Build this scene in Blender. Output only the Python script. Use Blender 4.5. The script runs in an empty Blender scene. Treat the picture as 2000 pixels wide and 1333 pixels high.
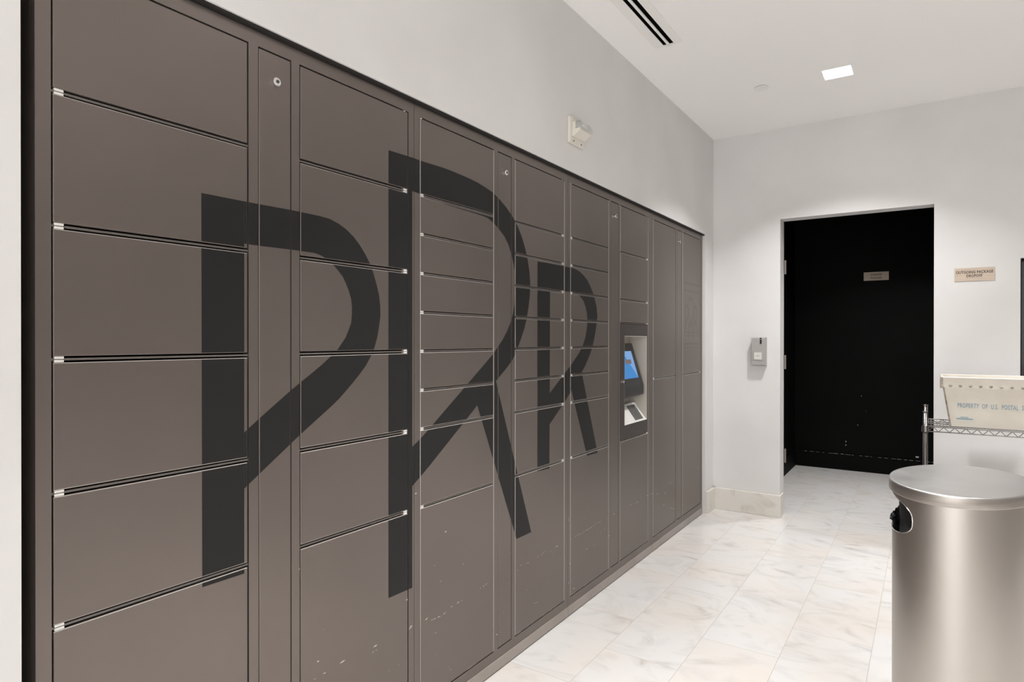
import bpy, bmesh, math, random
from mathutils import Vector, Matrix
random.seed(7)
C = bpy.context.scene.collection
SC = bpy.context.scene

# ------------------------------------------------------------------ camera
CAM = Vector((1.362, 0.0, 1.264))
cd = bpy.data.cameras.new('camera'); cd.sensor_width = 36.0; cd.lens = 36.0 * 1222.88 / 2000.0
cd.clip_start = 0.02
cam = bpy.data.objects.new('camera', cd); C.objects.link(cam); SC.camera = cam
yaw, pit, rol = 0.5864, -0.0028, 0.0005
ri = Vector((math.cos(yaw), math.sin(yaw), 0)); fw = Vector((-math.sin(yaw), math.cos(yaw), 0)); up = Vector((0, 0, 1))
fw2 = fw * math.cos(pit) + up * math.sin(pit); up2 = up * math.cos(pit) - fw * math.sin(pit)
R3 = ri * math.cos(rol) + up2 * math.sin(rol); U3 = up2 * math.cos(rol) - ri * math.sin(rol)
cam.matrix_world = Matrix(((R3.x, U3.x, -fw2.x, CAM.x), (R3.y, U3.y, -fw2.y, CAM.y), (R3.z, U3.z, -fw2.z, CAM.z), (0, 0, 0, 1)))

# ------------------------------------------------------------------ world, lights, exposure
w = bpy.data.worlds.new('world'); SC.world = w; w.use_nodes = True
w.node_tree.nodes['Background'].inputs[0].default_value = (1.0, 0.975, 0.94, 1)
w.node_tree.nodes['Background'].inputs[1].default_value = 1.0
SC.view_settings.view_transform = 'Standard'; SC.view_settings.look = 'None'
SC.view_settings.gamma = 1.0; SC.view_settings.use_curve_mapping = False
SC.view_settings.exposure = 0.48
ZC = 2.76          # ceiling height
RX = 3.55          # right wall
RY = -2.6          # wall behind the camera, opened by an added window for fill light
BY = 4.75          # back wall
LAMP_W = 12.6
LAMP_COL = (1.0, 0.99, 0.985)
SPREAD = 82
def area(name, loc, sx, sy, power, col, rot=(0, 0, 0), spread=180):
    l = bpy.data.lights.new(name, 'AREA'); l.shape = 'RECTANGLE'; l.size = sx; l.size_y = sy
    l.energy = power; l.color = col; l.spread = math.radians(spread)
    o = bpy.data.objects.new(name, l); C.objects.link(o); o.location = loc; o.rotation_euler = rot
    return o
# added soft fill light, set in the made-up window behind the camera
area('rear_fill', ((RX) / 2 + .1, RY + .03, 1.38), 3.0, 2.4, 44.0, (0.985, 0.99, 1.0), (math.radians(90), 0, 0))

# ------------------------------------------------------------------ materials
def mat(name, col, rough=.5, metal=0.0, spec=.5, coat=0.0, coat_r=.2):
    m = bpy.data.materials.new(name); m.use_nodes = True
    b = m.node_tree.nodes['Principled BSDF']
    b.inputs['Base Color'].default_value = (*col, 1); b.inputs['Roughness'].default_value = rough
    b.inputs['Metallic'].default_value = metal; b.inputs['Specular IOR Level'].default_value = spec
    b.inputs['Coat Weight'].default_value = coat; b.inputs['Coat Roughness'].default_value = coat_r
    return m
def nt(m): return m.node_tree.nodes, m.node_tree.links, m.node_tree.nodes['Principled BSDF']
def noise_col(m, c1, c2, scale=3.0, detail=6, stretch=(1, 1, 1), lo=.35, hi=.65, bump=0.0, bscale=200, dist=0.0, rough=None):
    n, l, b = nt(m)
    tc = n.new('ShaderNodeTexCoord'); mp = n.new('ShaderNodeMapping'); mp.inputs['Scale'].default_value = stretch
    l.new(tc.outputs['Object'], mp.inputs['Vector'])
    nz = n.new('ShaderNodeTexNoise'); nz.inputs['Scale'].default_value = scale; nz.inputs['Detail'].default_value = detail
    nz.inputs['Distortion'].default_value = dist
    l.new(mp.outputs[0], nz.inputs['Vector'])
    cr = n.new('ShaderNodeValToRGB'); cr.color_ramp.elements[0].position = lo; cr.color_ramp.elements[1].position = hi
    cr.color_ramp.elements[0].color = (*c1, 1); cr.color_ramp.elements[1].color = (*c2, 1)
    l.new(nz.outputs['Fac'], cr.inputs['Fac']); l.new(cr.outputs['Color'], b.inputs['Base Color'])
    if rough:
        mr = n.new('ShaderNodeMapRange'); mr.inputs['To Min'].default_value = rough[0]; mr.inputs['To Max'].default_value = rough[1]
        l.new(nz.outputs['Fac'], mr.inputs['Value']); l.new(mr.outputs[0], b.inputs['Roughness'])
    if bump:
        n2 = n.new('ShaderNodeTexNoise'); n2.inputs['Scale'].default_value = bscale; n2.inputs['Detail'].default_value = 3
        l.new(tc.outputs['Object'], n2.inputs['Vector'])
        bp = n.new('ShaderNodeBump'); bp.inputs['Strength'].default_value = bump; bp.inputs['Distance'].default_value = .001
        l.new(n2.outputs['Fac'], bp.inputs['Height']); l.new(bp.outputs[0], b.inputs['Normal'])
    return m

M = {}
M['wall'] = noise_col(mat('plaster_wall', (.6, .58, .56), .7, spec=.3), (.655, .643, .634), (.712, .702, .693), 2.2, 8, lo=.3, hi=.7, bump=.05, bscale=60)
M['taupe_wall'] = noise_col(mat('taupe_wall_paint', (.2, .18, .16), .6, spec=.3), (.38, .36, .34), (.43, .41, .39), 2, 5)
M['ceiling'] = noise_col(mat('ceiling_paint', (.8, .78, .75), .8, spec=.2), (.915, .905, .893), (.925, .915, .903), 1.0, 3)
M['bronze'] = noise_col(mat('bronze_powder_coat', (.1, .085, .075), .38, metal=.7, spec=.1), (.186, .160, .146), (.200, .172, .157), 2.0, 4, bump=.12, bscale=900)
M['bronze_plinth'] = noise_col(mat('taupe_plinth_metal', (.2, .17, .15), .35), (.27, .235, .21), (.31, .27, .24), 6, 4)
M['vinyl'] = mat('black_vinyl', (.017, .0165, .016), .5, spec=.2)
M['ghost'] = mat('faint_emblem_film', (.10, .085, .076), .4)
M['edge'] = mat('pale_edge_highlight', (.42, .39, .36), .4)  # pale tone painted in for edges that catch the light
M['scuff'] = mat('scuff_bare_metal', (.52, .49, .46), .6)
M['inside'] = mat('gap_shade_dark', (.012, .010, .009), .8)  # near-black standing in for shade in the gaps and locker interiors
M['divider'] = mat('divider_metal', (.13, .115, .105), .3)
M['white_plastic'] = mat('white_plastic_hinge', (.72, .70, .67), .4)
M['chrome'] = mat('chrome', (.75, .74, .73), .15, metal=1)
M['chrome_wire'] = mat('chrome_wire', (.21, .20, .19), .2, metal=1)
M['hinge_metal'] = mat('dull_hinge_metal', (.22, .20, .185), .4, metal=1)
M['dark'] = mat('dark_void', (.006, .006, .006), .6)
M['black_paint'] = noise_col(mat('black_room_paint', (.0045, .0045, .0045), .6, spec=.08), (.0022, .0022, .0021), (.0032, .0032, .003), 3, 5)
M['beige'] = mat('beige_liner', (.50, .47, .42), .5)
M['housing'] = mat('dark_plastic_housing', (.028, .027, .028), .4)
M['tray'] = mat('off_white_tray', (.75, .74, .71), .35)
M['key'] = mat('keypad_key', (.07, .07, .07), .5)
M['cream'] = mat('cream_enclosure', (.70, .67, .60), .4)
M['lens'] = mat('clear_strobe_lens', (.85, .85, .84), .08); M['lens'].node_tree.nodes['Principled BSDF'].inputs['Transmission Weight'].default_value = .7
M['reflector'] = mat('strobe_reflector', (.8, .8, .8), .15, metal=1)
M['slot'] = mat('vent_slot_black', (.006, .006, .005), .8, spec=.1)
M['white_metal'] = mat('white_metal', (.86, .85, .83), .5)
M['device'] = mat('grey_device_plastic', (.36, .35, .335), .45)
M['paper'] = mat('pale_label', (.62, .62, .58), .6)
M['black'] = mat('gloss_black', (.006, .006, .006), .2)
M['sign'] = noise_col(mat('brushed_bronze_sign', (.50, .40, .31), .45), (.50, .405, .32), (.56, .46, .37), 9, 4, stretch=(1, 1, 12))
M['signtext'] = mat('brown_lettering', (.055, .035, .022), .5)
M['stone'] = noise_col(mat('stone_base', (.6, .57, .5), .35), (.46, .41, .35), (.70, .67, .62), 5.5, 9, lo=.24, hi=.44, dist=.6)
M['tote'] = noise_col(mat('corrugated_plastic', (.7, .65, .56), .5), (.66, .61, .53), (.73, .69, .61), 6, 5)
M['tote_edge'] = noise_col(mat('tote_grime_and_shade', (.4, .34, .27), .6), (.20, .165, .13), (.42, .37, .31), 40, 5)
M['tote_text'] = mat('blue_print', (.17, .30, .39), .6)
M['bag'] = mat('black_bin_liner', (.008, .008, .009), .22, spec=.7)
M['steel'] = mat('brushed_steel', (.46, .43, .40), .3, metal=1)
M['lid_side'] = noise_col(mat('brushed_steel_lid_side', (.4, .37, .34), .45, metal=1), (.35, .32, .295), (.42, .39, .36), 6, 4, stretch=(1, 1, 30))
M['dark_bronze'] = mat('dark_terminal_front', (.075, .064, .058), .4, metal=.5)
n, l, b = nt(M['steel'])
tc = n.new('ShaderNodeTexCoord'); mp = n.new('ShaderNodeMapping'); mp.inputs['Scale'].default_value = (3, 3, 260); l.new(tc.outputs['Object'], mp.inputs[0])
nz = n.new('ShaderNodeTexNoise'); nz.inputs['Scale'].default_value = 4; nz.inputs['Detail'].default_value = 4; l.new(mp.outputs[0], nz.inputs['Vector'])
mr = n.new('ShaderNodeMapRange'); mr.inputs['To Min'].default_value = .32; mr.inputs['To Max'].default_value = .42; l.new(nz.outputs['Fac'], mr.inputs['Value']); l.new(mr.outputs[0], b.inputs['Roughness'])
b.inputs['Anisotropic'].default_value = .5
M['lid'] = noise_col(mat('brushed_steel_lid', (.6, .59, .57), .34, metal=1), (.58, .575, .565), (.63, .625, .615), 7, 8, rough=(.30, .42))
def emit(name, col, s):
    m = bpy.data.materials.new(name); m.use_nodes = True; n = m.node_tree.nodes; n.clear()
    e = n.new('ShaderNodeEmission'); e.inputs[0].default_value = (*col, 1); e.inputs[1].default_value = s
    o = n.new('ShaderNodeOutputMaterial'); m.node_tree.links.new(e.outputs[0], o.inputs[0]); return m
M['lamp'] = emit('lamp_diffuser', (1, .97, .93), 9.0)
M['screen'] = emit('lit_screen_blue', (.058, .185, .42), 1.0)
M['screen_light'] = emit('lit_screen_pale_blue', (.16, .28, .50), 1.0)
M['screen_brown'] = emit('lit_screen_banner', (.15, .115, .10), 1.0)

# marble tile floor: running bond of .61 x .3035 m tiles along the room
fm = mat('marble_tile', (.75, .73, .7), .28, spec=.45); M['floor'] = fm
n, l, b = nt(fm)
tc = n.new('ShaderNodeTexCoord'); mp = n.new('ShaderNodeMapping')
mp.inputs['Rotation'].default_value = (0, 0, math.radians(-90)); l.new(tc.outputs['Object'], mp.inputs[0])
sw = n.new('ShaderNodeSeparateXYZ'); l.new(tc.outputs['Object'], sw.inputs[0])
def mth(op, a, b_=None, c_=None):
    x = n.new('ShaderNodeMath'); x.operation = op
    for i, v in enumerate((a, b_, c_)):
        if v is None: continue
        if isinstance(v, (int, float)): x.inputs[i].default_value = v
        else: l.new(v, x.inputs[i])
    return x.outputs[0]
TW, TL, OX, OY = .3035, .6125, -.0395, 2.036
col = mth('DIVIDE', mth('SUBTRACT', sw.outputs['X'], OX), TW)
ci = mth('FLOOR', col); fx = mth('SUBTRACT', col, ci)
odd = mth('MODULO', mth('ADD', ci, 100), 2)
row = mth('ADD', mth('DIVIDE', mth('SUBTRACT', sw.outputs['Y'], OY), TL), mth('MULTIPLY', odd, .5))
rI = mth('FLOOR', row); fy = mth('SUBTRACT', row, rI)
dx = mth('MULTIPLY', mth('MINIMUM', fx, mth('SUBTRACT', 1, fx)), TW)
dy = mth('MULTIPLY', mth('MINIMUM', fy, mth('SUBTRACT', 1, fy)), TL)
dd = mth('MINIMUM', dx, dy)
grout = mth('LESS_THAN', dd, .0011)
cmb = n.new('ShaderNodeCombineXYZ'); l.new(ci, cmb.inputs[0]); l.new(rI, cmb.inputs[1])
wn = n.new('ShaderNodeTexWhiteNoise'); wn.noise_dimensions = '2D'; l.new(cmb.outputs[0], wn.inputs['Vector'])
off = n.new('ShaderNodeVectorMath'); off.operation = 'SCALE'; off.inputs['Scale'].default_value = 9; l.new(wn.outputs['Color'], off.inputs[0])
ad = n.new('ShaderNodeVectorMath'); ad.operation = 'ADD'; l.new(off.outputs[0], ad.inputs[0]); l.new(tc.outputs['Object'], ad.inputs[1])
m2 = n.new('ShaderNodeMapping'); m2.inputs['Rotation'].default_value = (0, 0, .7); m2.inputs['Scale'].default_value = (1, 1.5, 1); l.new(ad.outputs[0], m2.inputs[0])
v1 = n.new('ShaderNodeTexNoise'); v1.inputs['Scale'].default_value = 3.2; v1.inputs['Detail'].default_value = 8; v1.inputs['Distortion'].default_value = 2.6; l.new(m2.outputs[0], v1.inputs['Vector'])
v2 = n.new('ShaderNodeTexNoise'); v2.inputs['Scale'].default_value = 2.0; v2.inputs['Detail'].default_value = 3; l.new(ad.outputs[0], v2.inputs['Vector'])
r1 = n.new('ShaderNodeValToRGB'); l.new(v1.outputs['Fac'], r1.inputs['Fac'])
e = r1.color_ramp.elements; e[0].position = .22; e[0].color = (.49, .465, .44, 1); e[1].position = .52; e[1].color = (.68, .666, .652, 1)
e2 = e.new(.38); e2.color = (.63, .616, .602, 1)
r2 = n.new('ShaderNodeValToRGB'); l.new(v2.outputs['Fac'], r2.inputs['Fac'])
e = r2.color_ramp.elements; e[0].position = .4; e[0].color = (1, 1, 1, 1); e[1].position = .7; e[1].color = (1.0, .93, .86, 1)
mx = n.new('ShaderNodeMix'); mx.data_type = 'RGBA'; mx.blend_type = 'MULTIPLY'; mx.inputs[0].default_value = .7
l.new(r1.outputs[0], mx.inputs[6]); l.new(r2.outputs[0], mx.inputs[7])
mg = n.new('ShaderNodeMix'); mg.data_type = 'RGBA'; l.new(grout, mg.inputs[0]); l.new(mx.outputs[2], mg.inputs[6]); mg.inputs[7].default_value = (.40, .37, .34, 1)
l.new(mg.outputs[2], b.inputs['Base Color'])
l.new(mth('ADD', mth('MULTIPLY', grout, .4), .27), b.inputs['Roughness'])

# ------------------------------------------------------------------ helpers
def tag(o, label=None, cat=None, group=None, kind=None):
    if label: o['label'] = label
    if cat: o['category'] = cat
    if group: o['group'] = group
    if kind: o['kind'] = kind
    return o
def obj(name, bm, mats, parent=None, smooth=False, loc=None):
    me = bpy.data.meshes.new(name)
    bmesh.ops.recalc_face_normals(bm, faces=[f for f in bm.faces if not f.tag])
    bm.to_mesh(me); bm.free()
    for m in (mats if isinstance(mats, (list, tuple)) else [mats]): me.materials.append(M[m])
    if smooth:
        for p in me.polygons: p.use_smooth = True
    o = bpy.data.objects.new(name, me); C.objects.link(o)
    if parent: o.parent = parent; o.matrix_parent_inverse = parent.matrix_world.inverted()
    return o
def empty(name, loc):
    o = bpy.data.objects.new(name, None); C.objects.link(o); o.location = loc; o.empty_display_size = .05
    bpy.context.view_layer.update()
    return o
def BM(): return bmesh.new()
def bx(bm, x0, x1, y0, y1, z0, z1, bev=0.0, seg=2, mi=0, rot=None):
    r = bmesh.ops.create_cube(bm, size=1.0); vs = r['verts']
    for v in vs:
        v.co = Vector(((x0 + x1) / 2 + v.co.x * (x1 - x0), (y0 + y1) / 2 + v.co.y * (y1 - y0), (z0 + z1) / 2 + v.co.z * (z1 - z0)))
    fs = set(f for v in vs for f in v.link_faces)
    if bev:
        es = list(set(e for v in vs for e in v.link_edges))
        rr = bmesh.ops.bevel(bm, geom=es, offset=bev, segments=seg, profile=.5, affect='EDGES')
        fs = set(rr['faces']) | set(f for f in fs if f.is_valid)
        vs = list(set(v for f in fs for v in f.verts))
    for f in fs: f.material_index = mi
    if rot is not None: bmesh.ops.transform(bm, matrix=rot, verts=vs)
    return vs
def cyl(bm, c, r, h, axis='Z', seg=24, r2=None, mi=0, bev=0):
    ro = {'Z': Matrix.Identity(4), 'X': Matrix.Rotation(math.pi / 2, 4, 'Y'), 'Y': Matrix.Rotation(-math.pi / 2, 4, 'X')}[axis]
    g = bmesh.ops.create_cone(bm, cap_ends=True, segments=seg, radius1=r, radius2=r if r2 is None else r2, depth=h, matrix=Matrix.Translation(c) @ ro)
    for v in g['verts']:
        for f in v.link_faces: f.material_index = mi
    return g['verts']
def rod(bm, a, b_, r, seg=6):
    a = Vector(a); b_ = Vector(b_); d = b_ - a
    q = d.to_track_quat('Z', 'Y').to_matrix().to_4x4()
    bmesh.ops.create_cone(bm, cap_ends=True, segments=seg, radius1=r, radius2=r, depth=d.length, matrix=Matrix.Translation((a + b_) / 2) @ q)
def prism(bm, prof, y0, y1, mi=0):
    """prof: (x,z) polygon extruded along y"""
    a = [bm.verts.new((p[0], y0, p[1])) for p in prof]; b_ = [bm.verts.new((p[0], y1, p[1])) for p in prof]
    fs = [bm.faces.new(a), bm.faces.new(b_)]
    for i in range(len(prof)):
        j = (i + 1) % len(prof); fs.append(bm.faces.new((a[i], a[j], b_[j], b_[i])))
    for f in fs: f.material_index = mi
def text_mesh(name, body, size, mat_, parent, origin, xdir, zdir, align='LEFT', sx=1.0, extrude=.0004, spacing=1.0, bold=0.0, line=1.0):
    cu = bpy.data.curves.new(name, 'FONT'); cu.body = body; cu.size = size; cu.align_x = align; cu.extrude = extrude
    cu.space_character = spacing; cu.offset = bold; cu.space_line = line; cu.resolution_u = 3
    to = bpy.data.objects.new(name + '_tmp', cu); C.objects.link(to)
    bpy.context.view_layer.update()
    dg = bpy.context.evaluated_depsgraph_get()
    me = bpy.data.meshes.new_from_object(to.evaluated_get(dg)); me.name = name
    bpy.data.objects.remove(to)
    xd = Vector(xdir); zd = Vector(zdir); nd = xd.cross(zd)
    mt = Matrix(((xd.x * sx, zd.x, nd.x, origin[0]), (xd.y * sx, zd.y, nd.y, origin[1]), (xd.z * sx, zd.z, nd.z, origin[2]), (0, 0, 0, 1)))
    me.transform(mt)
    me.materials.clear(); me.materials.append(M[mat_])
    o = bpy.data.objects.new(name, me); C.objects.link(o)
    if parent: o.parent = parent; o.matrix_parent_inverse = parent.matrix_world.inverted()
    return o
def struct(name, bm, m, parent=None):
    o = obj(name, bm, m, parent)
    if parent is None: o['kind'] = 'structure'
    return o

# monogram outlines and scuffs on the locker fronts, metres (along wall, height)
LOGO = [('Q',[(0.7868,1.5931),(0.8931,1.5936),(0.8924,0.7025),(0.7883,0.7038)]),('S',[(0.8931,1.5936),(0.9251,1.5938),(0.957,1.5944),(0.989,1.5949),(1.021,1.5955),(1.053,1.5955),(1.0849,1.5953),(1.1169,1.5951),(1.1488,1.593),(1.1795,1.5849),(1.2087,1.5724),(1.2357,1.5552),(1.2594,1.5339),(1.2804,1.5099),(1.2991,1.4839),(1.3128,1.4551),(1.3246,1.4254),(1.3342,1.395),(1.3391,1.3634),(1.3398,1.3315),(1.3339,1.3),(1.3268,1.2689),(1.3157,1.239),(1.2997,1.2115),(1.2807,1.1859),(1.258,1.1634),(1.2343,1.142),(1.21,1.1212),(1.1854,1.1008),(1.1593,1.0824),(1.1322,1.0653),(1.1052,1.0482),(1.0782,1.0311),(1.0512,1.0139),(1.0248,0.996),(0.9983,0.978),(0.9718,0.9601),(0.9453,0.9422),(0.9189,0.9241),(0.8926,0.906)],[(0.893,1.4927),(0.9159,1.4922),(0.9387,1.4923),(0.9616,1.4927),(0.9844,1.4931),(1.0073,1.4935),(1.0301,1.4939),(1.053,1.4939),(1.0758,1.4938),(1.0987,1.4938),(1.1209,1.4893),(1.1419,1.4807),(1.1614,1.4689),(1.1789,1.4541),(1.1956,1.4386),(1.208,1.4194),(1.2179,1.399),(1.2259,1.3776),(1.2291,1.355),(1.2285,1.3323),(1.2258,1.3096),(1.216,1.289),(1.2057,1.2686),(1.1908,1.2513),(1.1759,1.234),(1.1576,1.2202),(1.1392,1.2067),(1.1205,1.1935),(1.1013,1.1811),(1.082,1.1689),(1.0626,1.1568),(1.0433,1.1446),(1.024,1.1324),(1.0051,1.1194),(0.9863,1.1065),(0.9674,1.0936),(0.9486,1.0806),(0.9298,1.0676),(0.9113,1.0542),(0.8927,1.0409)]),('Q',[(1.3735,1.8368),(1.4781,1.8397),(1.4782,0.4747),(1.3734,0.4778)]),('S',[(1.4781,1.8397),(1.5275,1.8393),(1.577,1.8408),(1.6264,1.8423),(1.6758,1.8417),(1.7252,1.8396),(1.7746,1.8373),(1.8239,1.8326),(1.8726,1.8248),(1.9211,1.8149),(1.967,1.7967),(2.011,1.7744),(2.0525,1.7477),(2.0898,1.7152),(2.1209,1.6767),(2.1458,1.6341),(2.1654,1.5889),(2.1789,1.5415),(2.1857,1.4926),(2.1821,1.4433),(2.1721,1.3949),(2.1581,1.3474),(2.1382,1.3026),(2.112,1.2607),(2.0848,1.2194),(2.0528,1.1823),(2.0133,1.1527),(1.9717,1.1259),(1.93,1.0992),(1.8875,1.0739),(1.8482,1.0441),(1.8087,1.0144),(1.7678,0.9866),(1.7268,0.959),(1.6856,0.9315),(1.6445,0.904),(1.6034,0.8765),(1.5623,0.849),(1.5203,0.8229),(1.4782,0.797)],[(1.4781,1.7335),(1.5189,1.7317),(1.5595,1.7284),(1.6001,1.7248),(1.6408,1.7212),(1.6815,1.7201),(1.7223,1.7195),(1.7631,1.7189),(1.8039,1.7182),(1.8446,1.717),(1.8853,1.7145),(1.924,1.7015),(1.9604,1.6833),(1.9948,1.6619),(2.0239,1.6334),(2.0444,1.5981),(2.061,1.561),(2.0735,1.5223),(2.0752,1.4816),(2.0733,1.4409),(2.0669,1.4007),(2.0562,1.3616),(2.0371,1.3255),(2.0127,1.2931),(1.9852,1.263),(1.9544,1.2363),(1.9234,1.2098),(1.8894,1.1873),(1.8554,1.1648),(1.8213,1.1424),(1.7873,1.1199),(1.7532,1.0974),(1.7192,1.075),(1.6851,1.0526),(1.6509,1.0303),(1.6168,1.0079),(1.5827,0.9855),(1.5486,0.9632),(1.514,0.9416),(1.4782,0.9221)]),('Q',[(1.822,1.0244),(1.8789,1.0858),(1.9349,1.119),(2.194,0.4678),(2.0832,0.4687)]),('Q',[(2.2423,1.5899),(2.3476,1.592),(2.3426,0.7054),(2.2425,0.71)]),('S',[(2.3326,1.5916),(2.3744,1.5918),(2.4162,1.592),(2.4581,1.5922),(2.4999,1.5923),(2.5417,1.5922),(2.5833,1.5899),(2.6243,1.5817),(2.6633,1.5676),(2.7007,1.549),(2.7327,1.5229),(2.7619,1.4929),(2.7848,1.4582),(2.8041,1.4214),(2.8129,1.3805),(2.8048,1.3402),(2.7916,1.3006),(2.7757,1.262),(2.7564,1.2251),(2.7324,1.1909),(2.7035,1.1607),(2.674,1.1311),(2.6407,1.1058),(2.6076,1.0803),(2.5753,1.0538),(2.5429,1.0273),(2.5087,1.0034),(2.4743,0.9795),(2.4396,0.9563),(2.4042,0.9339),(2.3689,0.9115),(2.3336,0.8891)],[(2.3328,1.4693),(2.3637,1.4718),(2.3945,1.4742),(2.4254,1.4767),(2.4563,1.4792),(2.4872,1.4805),(2.5182,1.4805),(2.5492,1.4805),(2.5799,1.4786),(2.6101,1.4717),(2.6386,1.4607),(2.6647,1.4441),(2.6832,1.4199),(2.6969,1.3925),(2.7043,1.3624),(2.7015,1.3316),(2.6936,1.3019),(2.6828,1.2729),(2.6657,1.2477),(2.6448,1.2248),(2.6229,1.2031),(2.5973,1.1856),(2.5718,1.1682),(2.5462,1.1507),(2.5198,1.1345),(2.4931,1.1189),(2.4663,1.1032),(2.4396,1.0875),(2.4131,1.0716),(2.3865,1.0557),(2.36,1.0397),(2.3334,1.0238)]),('Q',[(2.5452,1.0246),(2.5776,1.0722),(2.6392,1.1219),(2.8158,0.7015),(2.7007,0.7042)])]
SCUFFS = [(1.0908,0.3554,1.1426,0.3554),(1.1848,0.3608,1.2034,0.3625),(1.3037,0.339,1.3301,0.3403),(1.312,0.3544,1.3259,0.3549),(1.1078,0.401,1.1118,0.3965),(1.4479,0.3573,1.4795,0.3517),(1.4636,0.3469,1.4755,0.3544),(1.5796,0.286,1.6175,0.2827),(1.5411,0.3479,1.5512,0.3526),(1.5623,0.3371,1.6104,0.3336),(1.6238,0.3345,1.6557,0.3346),(1.6696,0.3443,1.7366,0.3478),(1.8176,0.3543,1.8839,0.3546),(1.6391,0.6102,1.6482,0.6108),(1.4915,0.7695,1.498,0.7721),(2.1099,0.3526,2.1913,0.3472),(2.2117,0.352,2.2532,0.3507),(2.2673,0.3503,2.3177,0.3581),(2.4001,0.3502,2.4171,0.3493),(1.4502,0.4454,1.4596,0.4454),(1.0497,0.6647,1.0541,0.6652),(1.9433,0.1416,1.9524,0.1406),(2.5741,0.3473,2.6436,0.3473),(2.6579,0.347,2.7759,0.3505),(2.7912,0.3535,2.9517,0.346),(3.0026,0.3526,3.0164,0.3552),(3.009,0.5574,3.0194,0.5237),(3.2107,0.3512,3.2434,0.3516),(3.2884,0.3479,3.3385,0.3447),(3.369,0.361,3.3896,0.3804),(3.5468,0.3472,3.5647,0.346),(3.6332,0.3278,3.6518,0.329),(3.762,0.3038,3.7816,0.3058),(3.8063,0.3546,3.9084,0.3473),(4.3035,0.2779,4.3341,0.3213),(4.4027,0.3549,4.4669,0.3509),(4.5129,0.3121,4.5261,0.3318),(3.7427,0.2367,3.7597,0.2381),(3.8625,0.1909,3.9805,0.159),(2.3957,0.3523,2.418,0.3511),(2.7685,0.2501,2.7945,0.2504),(2.6926,0.2578,2.7014,0.258),(2.5246,0.2377,2.5313,0.2383),(2.5142,0.1526,2.5208,0.153),(2.515,0.4562,2.5203,0.4347),(2.9486,0.253,2.9586,0.2547),(3.4636,0.3531,3.529,0.3493),(2.2085,0.1669,2.2641,0.1561),(2.561,0.1118,2.5745,0.1099)]

# ------------------------------------------------------------------ room shell
WX = .02            # face of the left wall
NZ = 2.022          # top of the locker niche
NY0, NY1 = .4438, 4.549
bm = BM()
bx(bm, -.9, WX, RY, NY0, 0, ZC); bx(bm, -.9, WX, NY1, BY + .15, 0, ZC)
bx(bm, -.9, WX, NY0, NY1, NZ, ZC); bx(bm, -.9, -.75, NY0, NY1, 0, NZ)
struct('wall_left', bm, 'wall')
DX0, DX1, DZ = .4852, 1.396, 2.117          # doorway
HX0, HX1, HZ0, HZ1 = 1.8175, 3.3, .82, 1.747   # drop opening
T = .12
bm = BM()
bx(bm, WX, DX0, BY, BY + T, 0, ZC); bx(bm, DX0, DX1, BY, BY + T, DZ, ZC)
bx(bm, DX1, HX0, BY, BY + T, 0, ZC); bx(bm, HX1, RX, BY, BY + T, 0, ZC)
bx(bm, HX0, HX1, BY, BY + T, 0, HZ0); bx(bm, HX0, HX1, BY, BY + T, HZ1, ZC)
struct('wall_back', bm, 'wall')
bm = BM(); bx(bm, RX, RX + .12, RY, BY + .12, 0, ZC); struct('wall_right', bm, 'taupe_wall')
bm = BM()
bx(bm, WX, .12, RY - .12, RY, 0, ZC); bx(bm, RX - .1, RX, RY - .12, RY, 0, ZC); bx(bm, .12, RX - .1, RY - .12, RY, 2.65, ZC)
struct('wall_rear', bm, 'wall')
wf = BM()
for x in (.12, 1.25, 2.35, RX - .14): bx(wf, x, x + .04, RY - .09, RY - .03, 0, 2.65)
bx(wf, .12, RX - .1, RY - .09, RY - .03, 0, .05); bx(wf, .12, RX - .1, RY - .09, RY - .03, 2.6, 2.65)
struct('added_window', wf, 'housing')  # unseen window frame, added with the opening that lets in fill light
bm = BM(); bx(bm, -.9, RX + .12, RY - .12, 7.1, -.1, 0); struct('floor', bm, 'floor')
# ceiling with a pocket for the square downlight and the slot diffuser
LX0, LX1, LY0, LY1 = .861, 1.012, 3.866, 4.016
VX0, VX1, VY1 = .232, .298, 3.088
bm = BM()
ys = [RY - .12, VY1, LY0, LY1, BY + T]; H2 = ZC + .12
bx(bm, WX - .1, VX0, RY - .12, VY1, ZC, H2); bx(bm, VX1, RX + .12, RY - .12, VY1, ZC, H2)
bx(bm, VX0, VX1, RY - .12, -.2, ZC, H2)
bx(bm, WX - .1, RX + .12, VY1, LY0, ZC, H2); bx(bm, WX - .1, RX + .12, LY1, BY + T, ZC, H2)
bx(bm, WX - .1, LX0, LY0, LY1, ZC, H2); bx(bm, LX1, RX + .12, LY0, LY1, ZC, H2)
struct('ceiling', bm, 'ceiling')

# black vestibule beyond the doorway
AX0, AX1, AY = .245, 1.75, 6.83
bm = BM()
bx(bm, AX0 - .1, AX0, BY + T, AY, 0, 2.5); bx(bm, AX1, AX1 + .05, BY + T, AY, 0, 2.5)
bx(bm, AX0 - .1, AX1 + .05, AY, AY + .1, 0, 2.5); bx(bm, AX0 - .1, AX1 + .05, BY + T, AY + .1, 2.5, 2.56)
bx(bm, AX0, DX0 - .006, BY + T, BY + T + .012, 0, 2.5); bx(bm, DX1 + .006, AX1, BY + T, BY + T + .012, 0, 2.5)
bx(bm, DX0 - .006, DX1 + .006, BY + T, BY + T + .012, DZ + .006, 2.5)
struct('wall_vestibule', bm, 'black_paint')
bm = BM()
bx(bm, AX0, AX1, AY - .014, AY, 0, .155, .003); bx(bm, AX0, AX0 + .014, BY + .5, AY - .014, 0, .155, .003)
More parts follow.
